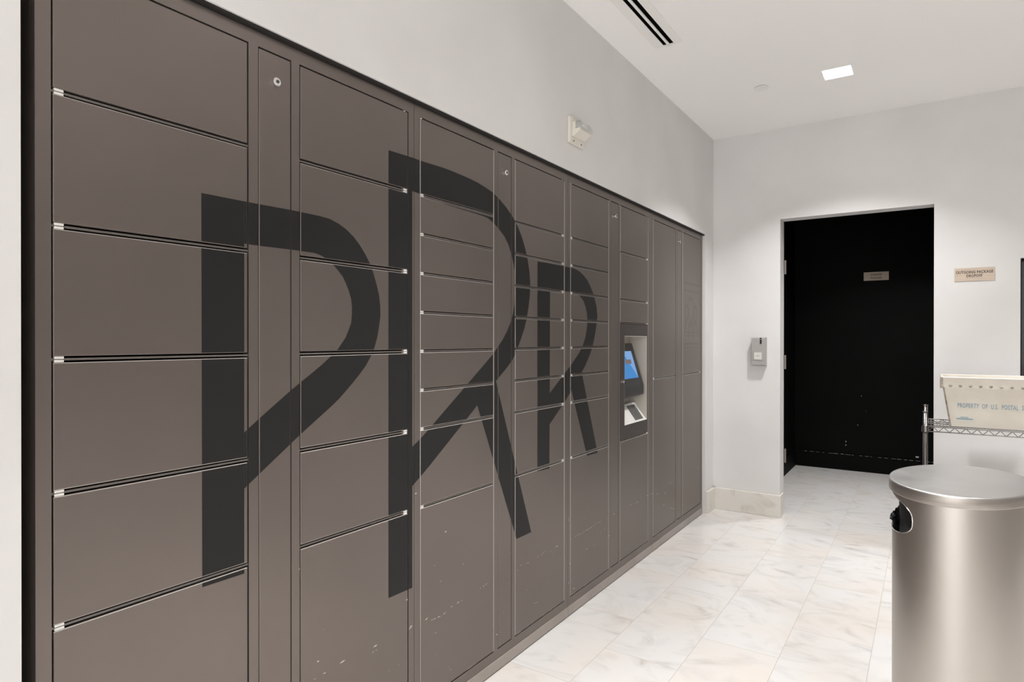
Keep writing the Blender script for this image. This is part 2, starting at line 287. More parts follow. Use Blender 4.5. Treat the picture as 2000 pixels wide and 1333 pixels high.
# paint worn along the top edge and chips
for i in range(26):
    x = AX0 + .1 + i * .052 + random.uniform(-.01, .01)
    bx(bm, x, x + random.uniform(.012, .05), AY - .0146, AY - .0125, .1515, .1515 + random.uniform(.001, .0022), mi=1)
for x, z, a, h in ((1.27, .18, .024, .012), (.70, .27, .006, .012), (.70, .235, .006, .012), (.80, .44, .006, .006), (.83, .72, .006, .006), (.87, .58, .004, .003)):
    bx(bm, x, x + a, AY - .002, AY + .001, z, z + h, mi=1)
o = struct('baseboard_vestibule', bm, ['black_paint', 'scuff'])

# stone baseboards
bm = BM(); bx(bm, WX, WX + .02, NY1 + .004, BY, 0, .158, .0025, 2); struct('baseboard_left', bm, 'stone')
bm = BM()
bx(bm, WX, DX0 + .012, BY - .022, BY, 0, .158, .0025, 2)
bx(bm, DX0 - .001, DX0 + .012, BY, BY + T * .75, 0, .158, .0025, 2)
bx(bm, DX1 - .012, RX, BY - .022, BY, 0, .158, .0025, 2)
struct('baseboard_back', bm, 'stone')
# dark strip added as painted shade in the gap over the lockers
bm = BM(); bx(bm, -.05, .0145, NY0 + .01, NY1 - .001, 2.0158, NZ - .0002); struct('soffit_shade_strip', bm, 'inside')
# white reveal of the doorway (jamb lining)
bm = BM()
bx(bm, DX0, DX0 + .003, BY + .002, BY + T + .02, .158, DZ); bx(bm, DX1 - .003, DX1, BY + .002, BY + T, .158, DZ)
struct('trim_1', bm, 'wall')

area('vestibule_fill_lamp', (1.25, 5.75, 2.48), .15, .15, 13.0, LAMP_COL, spread=120)  # unseen lamp added to brighten the vestibule floor

# open black door inside the vestibule, with three hinges
dr = empty('door_1', (DX0 + .004, BY + T + .035, 0)); dr['kind'] = 'structure'
ang = math.radians(101)
RM = Matrix.Translation((DX0 - .012, BY + T + .03, 0)) @ Matrix.Rotation(ang, 4, 'Z')
bm = BM(); bx(bm, .02, .72, -.002, .04, .012, 2.09, .002, 2, rot=RM); obj('door_leaf', bm, 'black_paint', dr)
for z in (.415, 1.098, 1.79):
    bm = BM()
    bx(bm, DX0 + .002, DX0 + .0045, BY + T + .012, BY + T + .034, z - .05, z + .05)
    cyl(bm, (DX0 + .011, BY + T + .04, z), .0065, .102, 'Z', 12)
    bx(bm, DX0 + .002, DX0 + .011, BY + T + .032, BY + T + .036, z - .05, z + .05)
    obj('hinge', bm, 'hinge_metal', dr)

# black recessed drop opening at the right
dh = empty('wall_recess', ((HX0 + HX1) / 2, BY + .06, HZ0)); dh['kind'] = 'structure'; dh['label'] = 'black recessed opening in the back wall, at the right edge'
bm = BM()
bx(bm, HX0 + .001, HX1 - .001, BY + .10, BY + .118, HZ0 + .001, HZ1 - .001); bx(bm, HX0, HX0 + .004, BY + .03, BY + .10, HZ0, HZ1)
bx(bm, HX1 - .004, HX1, BY + .03, BY + .10, HZ0, HZ1); bx(bm, HX0, HX1, BY + .03, BY + .10, HZ0, HZ0 + .004)
bx(bm, HX0, HX1, BY + .03, BY + .10, HZ1 - .004, HZ1)
obj('liner', bm, 'dark', dh)
bm = BM(); bx(bm, HX0 + .012, HX1 - .012, BY + .09, BY + .099, HZ0 + .012, HZ1 - .012, .002); obj('panel', bm, 'housing', dh)

# ------------------------------------------------------------------ parcel lockers
ZT, ZB = 1.9755, .0864
G = [1.7293, 1.6031, 1.4768, 1.3512, 1.2255, 1.0994, .9733, .8470, .7207]
BIG = [1.7293, 1.4768, 1.2255, .9733, .7207]
SMALL = [1.7293, 1.6031, 1.4768, 1.3512, 1.2255, 1.0994, .9733, .7207]
SEAM = [.471, 1.4874, 2.5083, 3.5415, 4.5385]
UN = [
 dict(a=(.5004, .9016), n=(.9330, 1.0240), b=(1.0545, 1.4580), ga=BIG, gb=BIG,
      label='nearest bronze parcel locker tower, twelve equal wide doors and the black letter P',),
 dict(a=(1.5159, 1.9231), n=(1.9545, 2.0450), b=(2.0736, 2.4734), ga=SMALL, gb=SMALL,
      label='second bronze parcel locker tower, small doors, crossed by the tall black letter R'),
 dict(a=(2.5349, 2.9430), n=(2.9740, 3.0650), b=(3.0931, 3.4836), ga=SMALL, gb=[1.7293, 1.4768, 1.3512, .7207],
      label='third bronze parcel locker tower, with the recessed touchscreen terminal'),
 dict(a=(3.5700, 3.9640), n=(3.9950, 4.0800), b=(4.1080, 4.5010), ga=[1.0290], gb=[1.0290],
      label='farthest bronze parcel locker tower, only four tall doors, next to the back corner'),
]
def rects_clip(tri, r):
    y0, y1, z0, z1 = r; p = list(tri)
    for ax, val, s in ((0, y0, 1), (0, y1, -1), (1, z0, 1), (1, z1, -1)):
        q = []
        for i in range(len(p)):
            a, b_ = p[i], p[(i + 1) % len(p)]
            da, db = (a[ax] - val) * s, (b_[ax] - val) * s
            if da >= 0: q.append(a)
            if (da >= 0) != (db >= 0):
                t = da / (da - db); q.append((a[0] + (b_[0] - a[0]) * t, a[1] + (b_[1] - a[1]) * t))
        p = q
        if len(p) < 3: return None
    ar = sum(p[i][0] * p[(i + 1) % len(p)][1] - p[(i + 1) % len(p)][0] * p[i][1] for i in range(len(p))) / 2
    if abs(ar) < 1e-8: return None
    return p if ar > 0 else p[::-1]
TRIS = []           # (triangle, offset, material index)
for k, s in enumerate(LOGO):
    d = .00015 + .00012 * (k % 3)
    if s[0] == 'Q':
        p = s[1]; TRIS += [((p[0], p[j], p[j + 1]), d, 1) for j in range(1, len(p) - 1)]
    else:
        o_, i_ = s[1], s[2]
        for j in range(len(o_) - 1):
            TRIS += [((o_[j], o_[j + 1], i_[j + 1]), d, 1), ((o_[j], i_[j + 1], i_[j]), d, 1)]
# the small faint emblem on the last door is the same monogram, reduced
def small(p): return (4.150 + (p[0] - .787) * .1345, 1.492 + (p[1] - 1.55) * .215)
for t, d, m_ in list(TRIS):
    if m_ == 1: TRIS.append((tuple(small(p) for p in t), d, 2))
for z, y0, y1, h in ((1.640, 4.13, 4.47, .010), (1.590, 4.13, 4.47, .008), (1.305, 4.14, 4.48, .008), (1.285, 4.14, 4.48, .006), (1.228, 4.15, 4.45, .012), (1.205, 4.15, 4.45, .006)):
    TRIS += [(((y0, z), (y1, z), (y1, z + h)), .0002, 2), (((y0, z), (y1, z + h), (y0, z + h)), .0002, 2)]
rs_ = random.Random(3)
def dash(y0, z0, y1, z1, w_):
    d = math.hypot(y1 - y0, z1 - z0)
    if d < 1e-5: return
    ny, nz = -(z1 - z0) / d * w_ * 1.5, (y1 - y0) / d * w_ * 1.5
    my, mz = (y0 + y1) / 2, (z0 + z1) / 2
    TRIS.append((((y0, z0), (my + ny, mz + nz), (my - ny, mz - nz)), .0004, 3))
    TRIS.append((((y1, z1), (my - ny, mz - nz), (my + ny, mz + nz)), .0004, 3))
for (y0, z0, y1, z1) in SCUFFS:
    L = math.hypot(y1 - y0, z1 - z0)
    if L < .02:
        dash(y0 - .002, z0, y1 + .002, z1, .0016); continue
    k = max(2, int(L / .014))
    for i in range(k):
        if rs_.random() < .2: continue
        t0 = (i + rs_.uniform(-.1, .3)) / k; t1 = t0 + rs_.uniform(.5, 1.3) / k
        jz = rs_.uniform(-.0022, .0022)
        dash(y0 + (y1 - y0) * t0, z0 + (z1 - z0) * t0 + jz, y0 + (y1 - y0) * t1, z0 + (z1 - z0) * t1 + jz + rs_.uniform(-.0012, .0012), rs_.uniform(.0004, .0011))
for (ya, yb_, dens) in ((2.08, 2.47, .5), (2.54, 2.94, .75), (3.1, 3.48, .8), (3.58, 3.95, .55), (1.58, 1.9, .3)):
    y = ya
    while y < yb_:
        if rs_.random() < dens: dash(y, .0885, y + rs_.uniform(.008, .03), .0885 + rs_.uniform(-.0005, .0008), rs_.uniform(.0004, .001))
        y += .02
for i in range(70):
    y = rs_.uniform(1.1, 4.45); z = rs_.uniform(.12, .55); a = rs_.uniform(.002, .012); dash(y, z, y + a, z + rs_.uniform(-.003, .006), rs_.uniform(.0003, .0006))
def decals(bm, r, x=0.0, inset=.0008):
    r = (r[0] + inset, r[1] - inset, r[2] + inset, r[3] - inset)
    for t, d, m_ in TRIS:
        if max(p[0] for p in t) < r[0] or min(p[0] for p in t) > r[1] or max(p[1] for p in t) < r[2] or min(p[1] for p in t) > r[3]: continue
        p = rects_clip(t, r)
        if p:
            f = bm.faces.new([bm.verts.new((x + d, a[0], a[1])) for a in p]); f.material_index = m_; f.tag = True
LM = ['bronze', 'vinyl', 'ghost', 'scuff', 'divider', 'edge']
def door_bm(r, edges=''):
    bm = BM(); bx(bm, -.018, 0, r[0], r[1], r[2], r[3], .0016, 3)
    for f in bm.faces:      # rounded front edges coloured pale, a painted highlight
        n_ = f.normal; c_ = f.calc_center_median(); f.normal_update(); n_ = f.normal
        if c_.x < -.0017 or abs(n_.x) > .995: continue
        for k, hit_ in (('t', c_.z > r[3] - .0017), ('b', c_.z < r[2] + .0017), ('l', c_.y < r[0] + .0017), ('r', c_.y > r[1] - .0017)):
            if k in edges and hit_: f.material_index = 5
    decals(bm, r, 0, .0017); return bm
def lock(y, z, parent):
    bm = BM(); cyl(bm, (.004, y, z), .0105, .009, 'X', 24); cyl(bm, (.009, y, z), .0088, .003, 'X', 24)
    cyl(bm, (.0105, y, z), .0042, .003, 'X', 16, mi=1); bx(bm, .0118, .0124, y - .001, y + .001, z - .003, z + .003, mi=1)
    return obj('cam_lock', bm, ['chrome', 'key'], parent)
locker_units = []
for ui, u in enumerate(UN):
    gap = .0060 if ui == 0 else .0047
    s0, s1 = SEAM[ui] + .0008, SEAM[ui + 1] - .0008
    root = empty('locker_tower', (-.27, (s0 + s1) / 2, 0)); tag(root, u['label'], 'parcel locker', 'row of bronze parcel locker towers')
    g = .0032
    st = [(s0, u['a'][0] - g), (u['a'][1] + g, u['n'][0] - .0022), (u['n'][1] + .0022, u['b'][0] - g), (u['b'][1] + g, s1)]
    if ui == 3: st[3] = (u['b'][1] + g, s1)
    bm = BM(); zb, zt = .0475, 2.0145
    rl = []
    for a, b_ in st: rl.append((a, b_, zb, zt))
    for (a, b_) in ((st[0][1], st[1][0]), (st[1][1], st[2][0]), (st[2][1], st[3][0])):
        rl.append((a, b_, ZT + .0035, zt)); rl.append((a, b_, zb, ZB - .0035))
    for r in rl: bx(bm, -.022, 0, *r)
    for r in rl: decals(bm, r, 0, 0)
    for (a, b_), gs in (((st[0][1], st[1][0]), u['ga']), ((st[2][1], st[3][0]), u['gb'])):
        for z in gs: bx(bm, -.06, -.0035, a, b_, z - .0021, z + .0021, mi=4)
    if ui in (1, 2):
        for y in (st[1][0], st[3][0]): bx(bm, -.004, .0003, y - .0002, y + .0010, ZB, ZT, mi=5)  # pale strips painted in as bright highlights along the stile edges
    obj('frame', bm, LM, root)
    bm = BM()
    bx(bm, -.56, -.555, s0, s1, zb, zt); bx(bm, -.56, -.0225, s0, s0 + .002, zb, zt); bx(bm, -.56, -.0225, s1 - .002, s1, zb, zt)
    bx(bm, -.56, -.0225, s0 + .002, s1 - .002, zt - .002, zt); bx(bm, -.56, -.0225, s0 + .002, s1 - .002, zb, zb + .002)
    obj('carcass', bm, 'bronze', root)
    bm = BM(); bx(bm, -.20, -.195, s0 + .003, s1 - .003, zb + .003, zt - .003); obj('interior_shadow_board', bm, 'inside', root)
    bm = BM(); bx(bm, -.5, .003, s0 + .0006, s1 - .0006, .005, .0468, .001, 1); obj('plinth', bm, 'bronze_plinth', root)
    # narrow lock panel
    r = (u['n'][0], u['n'][1], ZB, ZT)
    pnl = obj('lock_panel', door_bm(r), LM, root); lock((r[0] + r[1]) / 2 + (.0 if ui != 3 else .0), 1.9065, pnl)
    for ci, (cc, gs) in enumerate(((u['a'], u['ga']), (u['b'], u['gb']))):
        zs = [ZT] + list(gs) + [ZB]
        for i in range(len(zs) - 1):
            top = zs[i] - (gap if i else 0); bot = zs[i + 1] + (gap if i < len(zs) - 2 else 0)
            kiosk = (ui == 2 and ci == 1 and i == 3)
            if kiosk:
                y0, y1 = cc; oy0, oy1, oz0, oz1 = 3.147, 3.471, .798, 1.283
                bm = BM()
                for rr in ((y0, oy0, bot, top), (oy1, y1, bot, top), (oy0, oy1, bot, oz0), (oy0, oy1, oz1, top)): bx(bm, -.018, 0, *rr)
                decals(bm, (y0, oy0, bot, top)); cyl(bm, (.001, 3.262, .765), .006, .003, 'X', 14, mi=3)
                tp = obj('terminal_panel', bm, ['dark_bronze', 'vinyl', 'ghost', 'reflector'], root)
                lk = lock(3.128, 1.035, tp)
                # recess liner
                bm = BM(); D_ = -.115; t_ = .003
                bx(bm, D_ - t_, D_, oy0 - t_, oy1 + t_, oz0 - t_, oz1 + t_)
                bx(bm, D_, -.0008, oy0 + .0002, oy0 + t_, oz0 + .0002, oz1 - .0002); bx(bm, D_, -.0008, oy1 - t_, oy1 - .0002, oz0 + .0002, oz1 - .0002)
                bx(bm, D_, -.0008, oy0 + t_, oy1 - t_, oz1 - t_, oz1 - .0002); bx(bm, D_, -.0182, oy0 + t_, oy1 - t_, oz0 - t_, oz0)
                obj('recess_liner', bm, 'beige', root)
                bm = BM()
                prism(bm, [(-.114, 1.2405), (-.080, 1.2405), (-.006, 1.001), (-.006, .950), (-.035, .938), (-.114, .918)], 3.1505, 3.433)
                hs = obj('screen_housing', bm, 'housing', root)
                def sl(y, z, o_=.001):
                    t = (1.2405 - z) / (1.2405 - 1.001); return (-.080 + .074 * t + o_ * .95, y, z + o_ * .3)
                bm = BM()
                def quad(y0, y1, z0, z1, o_, mi):
                    f = bm.faces.new([bm.verts.new(sl(y0, z0, o_)), bm.verts.new(sl(y1, z0, o_)), bm.verts.new(sl(y1, z1, o_)), bm.verts.new(sl(y0, z1, o_))]); f.material_index = mi; f.tag = True
                quad(3.180, 3.387, 1.045, 1.196, .0010, 0)
                f = bm.faces.new([bm.verts.new(sl(3.26, 1.196, .0014)), bm.verts.new(sl(3.387, 1.045, .0014)), bm.verts.new(sl(3.387, 1.196, .0014))]); f.material_index = 1; f.tag = True
                quad(3.268, 3.348, 1.125, 1.149, .0018, 2)
                obj('screen', bm, ['screen', 'screen_light', 'screen_brown'], hs)
                bm = BM()
                prism(bm, [(-.0005, .799), (-.070, .895), (-.114, .895), (-.114, .799)], oy0 + .0032, oy1 - .0032)
                tr = obj('keypad_tray', bm, 'tray', root)
                bm = BM()
                def tl(s, o_=.0): return (-.0005 - .0695 * s + o_ * .81, .799 + .096 * s + o_ * .59)
                for i2 in range(11):
                    for j2 in range(5):
                        sA = .10 + i2 * .073; yA = 3.315 + j2 * .0235
                        x0_, z0_ = tl(sA); x1_, z1_ = tl(sA + .055)
                        vs_ = []
                        for (s_, y_) in ((sA, yA), (sA + .055, yA), (sA + .055, yA + .0185), (sA, yA + .0185)):
                            a_ = tl(s_, .0012); vs_.append(bm.verts.new((a_[0], y_, a_[1])))
                        f = bm.faces.new(vs_); f.tag = True
                        ex = bmesh.ops.extrude_face_region(bm, geom=[f])
                        bmesh.ops.translate(bm, vec=(.0012, 0, .0009), verts=[v for v in ex['geom'] if isinstance(v, bmesh.types.BMVert)])
                obj('keypad', bm, 'key', tr)
                continue
            r = (cc[0], cc[1], bot, top)
            ed = ('t' if i else '') + ('b' if i < len(zs) - 2 and bot < 1.1 else '') + ('' if ui == 0 else ('l' if ui < 3 else 'l') + ('r' if ui in (1, 2) else ''))
            dr_ = obj('door', door_bm(r, ed), LM, root)
            # white plastic hinge blocks fill the ends of the gaps on the hinge side
            hy = (cc[0] + .002, cc[0] + .018) if ci == 0 else (cc[1] - .016, cc[1] - .002)
            if i:
                bm = BM(); bx(bm, -.012, -.0008, hy[0], hy[1], top + .0002, top + gap - .0008, .001, 2); obj('hinge', bm, 'white_plastic', dr_)
            elif not (ui == 0 and ci == 0):
                bm = BM(); bx(bm, -.012, -.001, hy[0], hy[1] - .008, top + .0002, top + .0028); obj('hinge', bm, 'white_plastic', dr_)
            if i < len(zs) - 2:
                bm = BM(); bx(bm, -.012, -.0008, hy[0], hy[1], bot - gap + .0008, bot - .0002, .001, 2); obj('hinge', bm, 'white_plastic', dr_)

# ------------------------------------------------------------------ fire strobe above the lockers
fs = empty('fire_strobe', (WX, 2.536, 2.205)); tag(fs, 'cream fire alarm strobe with a clear lens, on the left wall above the lockers', 'alarm strobe')
bm = BM(); bx(bm, WX, WX + .012, 2.466, 2.606, 2.145, 2.263, .003, 2); bx(bm, WX + .012, WX + .014, 2.474, 2.598, 2.150, 2.258)
for y, z in ((2.536, 2.252), (2.50, 2.157), (2.572, 2.157)): cyl(bm, (WX + .0145, y, z), .004, .002, 'X', 10, mi=1)
obj('mounting_plate', bm, ['cream', 'key'], fs)
bm = BM()
prism(bm, [(WX + .014, 2.175), (WX + .022, 2.175), (WX + .055, 2.197), (WX + .055, 2.206), (WX + .014, 2.206)], 2.484, 2.590)
bx(bm, WX + .014, WX + .03, 2.484, 2.590, 2.206, 2.240, .003, 2)
obj('lamp_body', bm, 'cream', fs)
bm = BM(); bx(bm, WX + .03, WX + .036, 2.492, 2.582, 2.209, 2.236, .002, 1)
for k in range(7): bx(bm, WX + .036, WX + .041, 2.496 + k * .012, 2.503 + k * .012, 2.211, 2.233, .0015, 1)
obj('reflector', bm, 'reflector', fs)
bm = BM(); prism(bm, [(WX + .0305, 2.2065), (WX + .066, 2.2065), (WX + .066, 2.222), (WX + .052, 2.240), (WX + .0305, 2.240)], 2.488, 2.586); obj('lens', bm, 'lens', fs)

# ------------------------------------------------------------------ ceiling fittings
vt = empty('slot_diffuser', (.265, 1.4, ZC)); tag(vt, 'long white linear air diffuser with two black slots in the ceiling', 'air vent')
bm = BM()
bx(bm, .192, .2400, -.2, 3.094, ZC - .004, ZC - .0002, .001, 1); bx(bm, .2935, .336, -.2, 3.094, ZC - .004, ZC - .0002, .001, 1)
bx(bm, .2400, .2935, 3.079, 3.094, ZC - .004, ZC - .0002)
obj('frame', bm, 'white_metal', vt)
bm = BM(); bx(bm, .2580, .2712, -.2, 3.084, ZC - .004, ZC + .002, .001, 1); obj('centre_bar', bm, 'white_metal', vt)
bm = BM(); bx(bm, VX0 + .001, VX1 - .001, -.199, 3.087, ZC + .06, ZC + .064); bx(bm, VX0 + .0005, VX0 + .002, -.199, 3.087, ZC + .002, ZC + .06); bx(bm, VX1 - .002, VX1 - .0005, -.199, 3.087, ZC + .002, ZC + .06); bx(bm, VX0 + .001, VX1 - .001, 3.084, 3.0875, ZC + .002, ZC + .06)
obj('plenum', bm, 'slot', vt)
dn = empty('downlight', ((LX0 + LX1) / 2, (LY0 + LY1) / 2, ZC)); tag(dn, 'bright square recessed downlight in the white ceiling', 'ceiling light')
bm = BM()
bx(bm, LX0 + .0005, LX0 + .004, LY0, LY1, ZC + .001, ZC + .03); bx(bm, LX1 - .004, LX1 - .0005, LY0, LY1, ZC + .001, ZC + .03)
bx(bm, LX0 + .004, LX1 - .004, LY0 + .0005, LY0 + .004, ZC + .001, ZC + .03); bx(bm, LX0 + .004, LX1 - .004, LY1 - .004, LY1 - .0005, ZC + .001, ZC + .03)
obj('housing', bm, 'white_metal', dn)
bm = BM(); bx(bm, LX0 + .004, LX1 - .004, LY0 + .004, LY1 - .004, ZC + .006, ZC + .010); obj('diffuser', bm, 'lamp', dn)
area('downlight_beam', ((LX0 + LX1) / 2, (LY0 + LY1) / 2, ZC + .004), .13, .13, LAMP_W * 1.15, LAMP_COL, spread=112)
sp = empty('sprinkler_cover', (.535, 3.917, ZC)); tag(sp, 'small round white sprinkler cover plate flush on the ceiling', 'sprinkler')
bm = BM(); cyl(bm, (.535, 3.917, ZC - .0045), .040, .003, 'Z', 40); obj('cover_plate', bm, 'white_metal', sp)
bm = BM(); cyl(bm, (.535, 3.917, ZC - .0015), .034, .003, 'Z', 32); obj('shadow_ring', bm, 'housing', sp)

# ------------------------------------------------------------------ wall device left of the doorway
dv = empty('wall_keypad', (.354, BY, 1.177)); tag(dv, 'grey tapered wall device with a black slot and pale label, left of the doorway', 'wall device')
bm = BM()
x0_, x1_ = .3065, .4005
pr_ = [(BY, 1.277), (BY - .050, 1.277), (BY - .055, 1.272), (BY - .052, 1.082), (BY - .047, 1.078), (BY, 1.072)]
a = [bm.verts.new((x0_, p[0], p[1])) for p in pr_]; b2 = [bm.verts.new((x1_, p[0], p[1])) for p in pr_]
bm.faces.new(a); bm.faces.new(b2)
for i in range(len(pr_)): j = (i + 1) % len(pr_); bm.faces.new((a[i], a[j], b2[j], b2[i]))
bmesh.ops.bevel(bm, geom=list(bm.edges), offset=.0015, segments=2, affect='EDGES')
obj('casing', bm, 'device', dv)
bm = BM(); bx(bm, .3635, .376, BY - .0562, BY - .053, 1.232, 1.262, .0008, 1); bx(bm, .3635, .376, BY - .0568, BY - .053, 1.266, 1.2755, .0008, 1); obj('black_slot', bm, 'black', dv)
bm = BM(); bx(bm, .317, .384, BY - .0556, BY - .051, 1.1150, 1.1795, .001, 1); obj('label_frame', bm, 'device', dv)
bm = BM(); bx(bm, .325, .376, BY - .0566, BY - .0545, 1.121, 1.171, .0008, 1)
for k in range(4): bx(bm, .337 + k * .0065, .3415 + k * .0065, BY - .0569, BY - .0563, 1.143, 1.150, mi=1)
obj('label_card', bm, ['paper', 'device'], dv)

# ------------------------------------------------------------------ signs
def sign(name, label, x0, x1, z0, z1, y, lines, size, sx):
    r = empty(name, ((x0 + x1) / 2, y, z0)); tag(r, label, 'sign')
    bm = BM(); bx(bm, x0, x1, y - .0045, y, z0, z1, .0006, 1); obj('plate', bm, 'sign', r)
    for t_, zz in lines:
        text_mesh('lettering', t_, size, 'signtext', r, ((x0 + x1) / 2, y - .0047, zz), (1, 0, 0), (0, 0, 1), 'CENTER', sx, .0003, 1.06, .0006)
    return r
sign('wall_sign', 'tan plate reading OUTGOING PACKAGE DROPOFF, on the white wall right of the doorway', 1.4975, 1.6965, 1.622, 1.7025, BY, (('OUTGOING PACKAGE', 1.6685), ('DROPOFF', 1.6455)), .0235, .735)
sign('wall_sign', 'small tan plate reading OVERSIZED PACKAGES, on the black wall through the doorway', .851, 1.056, 1.822, 1.902, AY, (('OVERSIZED', 1.868), ('PACKAGES', 1.838)), .025, .72)

# ------------------------------------------------------------------ oval steel waste bin
tcx, tcy = 1.4398, 2.1666
U1 = Vector((-.2118, -.9773, 0)); V1 = Vector((-.9773, .2118, 0))
tb = empty('waste_bin', (tcx, tcy, 0)); tag(tb, 'oval brushed stainless steel waste bin with a side opening, in the right foreground', 'trash can')
def ell(A, B, z, k=96):
    return [Vector((tcx, tcy, z)) + U1 * (A * math.cos(2 * math.pi * i / k)) + V1 * (B * math.sin(2 * math.pi * i / k)) for i in range(k)]
def loft(bm, rings, cap0=True, cap1=True, mi=0):
    vr = [[bm.verts.new(p) for p in r] for r in rings]
    k = len(vr[0])
    for a, b_ in zip(vr, vr[1:]):
        for i in range(k):
            f = bm.faces.new((a[i], a[(i + 1) % k], b_[(i + 1) % k], b_[i])); f.material_index = mi; f.smooth = True
    if cap0: bm.faces.new(vr[0][::-1]).material_index = mi
    if cap1: bm.faces.new(vr[-1]).material_index = mi
# body shell with wall thickness
bm = BM()
A, B = .2395, .159
out = [ell(A, B, z) for z in (.004, .2, .45, .60, .70, .735, .78, .83, .8405)]
inn = [ell(A - .0016, B - .0016, z) for z in (.8405, .70, .45, .2, .006)]
loft(bm, out + inn, True, True)
body = obj('body', bm, 'steel', tb)
# cutter for the side opening
bm = BM()
uc, zc_, hw, hh, ex_ = .078, .7795, .140, .0515, 3.0
ring = []
for i in range(48):
    t = 2 * math.pi * i / 48; ct, st_ = math.cos(t), math.sin(t)
    ring.append((uc + hw * math.copysign(abs(ct) ** (2 / ex_), ct), zc_ + hh * math.copysign(abs(st_) ** (2 / ex_), st_)))
base = Vector((tcx, tcy, 0))
loft(bm, [[base + U1 * u_ + V1 * v_ + Vector((0, 0, z_)) for u_, z_ in ring] for v_ in (.03, .30)])
cut = obj('cutter', bm, 'steel')
mo = body.modifiers.new('cut', 'BOOLEAN'); mo.operation = 'DIFFERENCE'; mo.object = cut; mo.solver = 'EXACT'
bpy.context.view_layer.update()
me = bpy.data.meshes.new_from_object(body.evaluated_get(bpy.context.evaluated_depsgraph_get()))
body.modifiers.clear(); body.data = me; bpy.data.objects.remove(cut)
for p in me.polygons: p.use_smooth = abs(p.normal.z) < .5
try: me.set_sharp_from_angle(angle=math.radians(25))
except Exception: pass
# inner liner bucket
bm = BM(); loft(bm, [ell(.222, .1415, z) for z in (.012, .4, .832)]); obj('inner_liner', bm, 'dark', tb)
# rolled rim around the opening
bm = BM()
def on_body(u_, z_, o_=0):
    v_ = (B + o_) * math.sqrt(max(0, 1 - (u_ / (A + o_)) ** 2)); return base + U1 * u_ + V1 * v_ + Vector((0, 0, z_))
pts = [on_body(u_, z_, .0004) for u_, z_ in ring]
for i in range(48): rod(bm, pts[i], pts[(i + 1) % 48], .0013, 6)
obj('opening_rim', bm, 'chrome', tb)
# lid
bm = BM()
loft(bm, [ell(.236, .155, .8405), ell(.2465, .166, .8395), ell(.248, .1675, .8425), ell(.248, .1675, .866), ell(.2475, .167, .8682), ell(.2462, .1657, .8697), ell(.2440, .1635, .8703), ell(.238, .1575, .8700), ell(.12, .08, .8702)])
for f in bm.faces:
    if f.calc_center_median().z < .8670: f.material_index = 1
lid = obj('lid', bm, ['lid', 'lid_side'], tb)
try: lid.data.set_sharp_from_angle(angle=math.radians(35))
except Exception: pass
# crumpled bag showing in the opening
bm = BM()
r3 = random.Random(11)
bmesh.ops.create_icosphere(bm, subdivisions=4, radius=1)
from mathutils import noise as mn
for v in bm.verts:
    c = v.co.copy(); k = 1 + .35 * mn.noise(c * 2.3) + .22 * abs(mn.noise(c * 5.1)) + .1 * mn.noise(c * 11)
    v.co = c * k
    v.co = base + U1 * (.035 + v.co.x * .075) + V1 * (.1395 + v.co.y * .011) + Vector((0, 0, .750 + v.co.z * .024))
bo = obj('bin_bag', bm, 'bag'); tag(bo, 'crumpled glossy black bin bag sticking up in the side opening of the steel bin', 'bag')

# ------------------------------------------------------------------ chrome wire rack
rk = empty('wire_rack', (1.81, 4.395, 0)); tag(rk, 'chrome wire shelving rack against the back wall, under the mail tub', 'shelf rack')
PX0, PX1, PY0, PY1, SZ = 1.350, 2.262, 4.19, 4.60, .778
for x in (PX0, PX1):
    for y in (PY0, PY1):
        bm = BM(); cyl(bm, (x, y, .43), .0125, .855, 'Z', 20); cyl(bm, (x, y, .861), .0135, .008, 'Z', 20)
        for k in range(32): cyl(bm, (x, y, .03 + k * .0254), .0129, .0012, 'Z', 20)
        ps = obj('post', bm, 'chrome_wire', rk, True)
        for z in (SZ - .012, .15):
            bm = BM(); cyl(bm, (x, y, z), .0185, .034, 'Z', 20, .0165); obj('collar', bm, 'chrome_wire', ps)
def shelf(z):
    bm = BM(); lo, hi = z - .026, z
    x0, x1, y0, y1 = PX0 + .012, PX1 - .012, PY0 + .0, PY1
    for y in (y0, y1):
        rod(bm, (x0, y, hi), (x1, y, hi), .0028); rod(bm, (x0, y, lo), (x1, y, lo), .0028)
        nseg = 36; dxs = (x1 - x0) / nseg
        for i in range(nseg):
            a, b_ = (hi, lo) if i % 2 else (lo, hi); rod(bm, (x0 + i * dxs, y, a), (x0 + (i + 1) * dxs, y, b_), .0019, 5)
    for x in (x0 - .012, x1 + .012):
        rod(bm, (x, y0 + .012, hi), (x, y1 - .012, hi), .0028); rod(bm, (x, y0 + .012, lo), (x, y1 - .012, lo), .0028)
        nseg = 14; dys = (y1 - y0 - .024) / nseg
        for i in range(nseg):
            a, b_ = (hi, lo) if i % 2 else (lo, hi); rod(bm, (x, y0 + .012 + i * dys, a), (x, y0 + .012 + (i + 1) * dys, b_), .0019, 5)
    k = 60
    for i in range(1, k): rod(bm, (x0 + (x1 - x0) * i / k, y0, hi), (x0 + (x1 - x0) * i / k, y1, hi), .0015, 5)
    for f_ in (.25, .5, .75): rod(bm, (x0 - .01, y0 + (y1 - y0) * f_, hi - .004), (x1 + .01, y0 + (y1 - y0) * f_, hi - .004), .0028)
    return bm
obj('shelf', shelf(SZ), 'chrome_wire', rk); obj('shelf', shelf(.162), 'chrome_wire', rk)

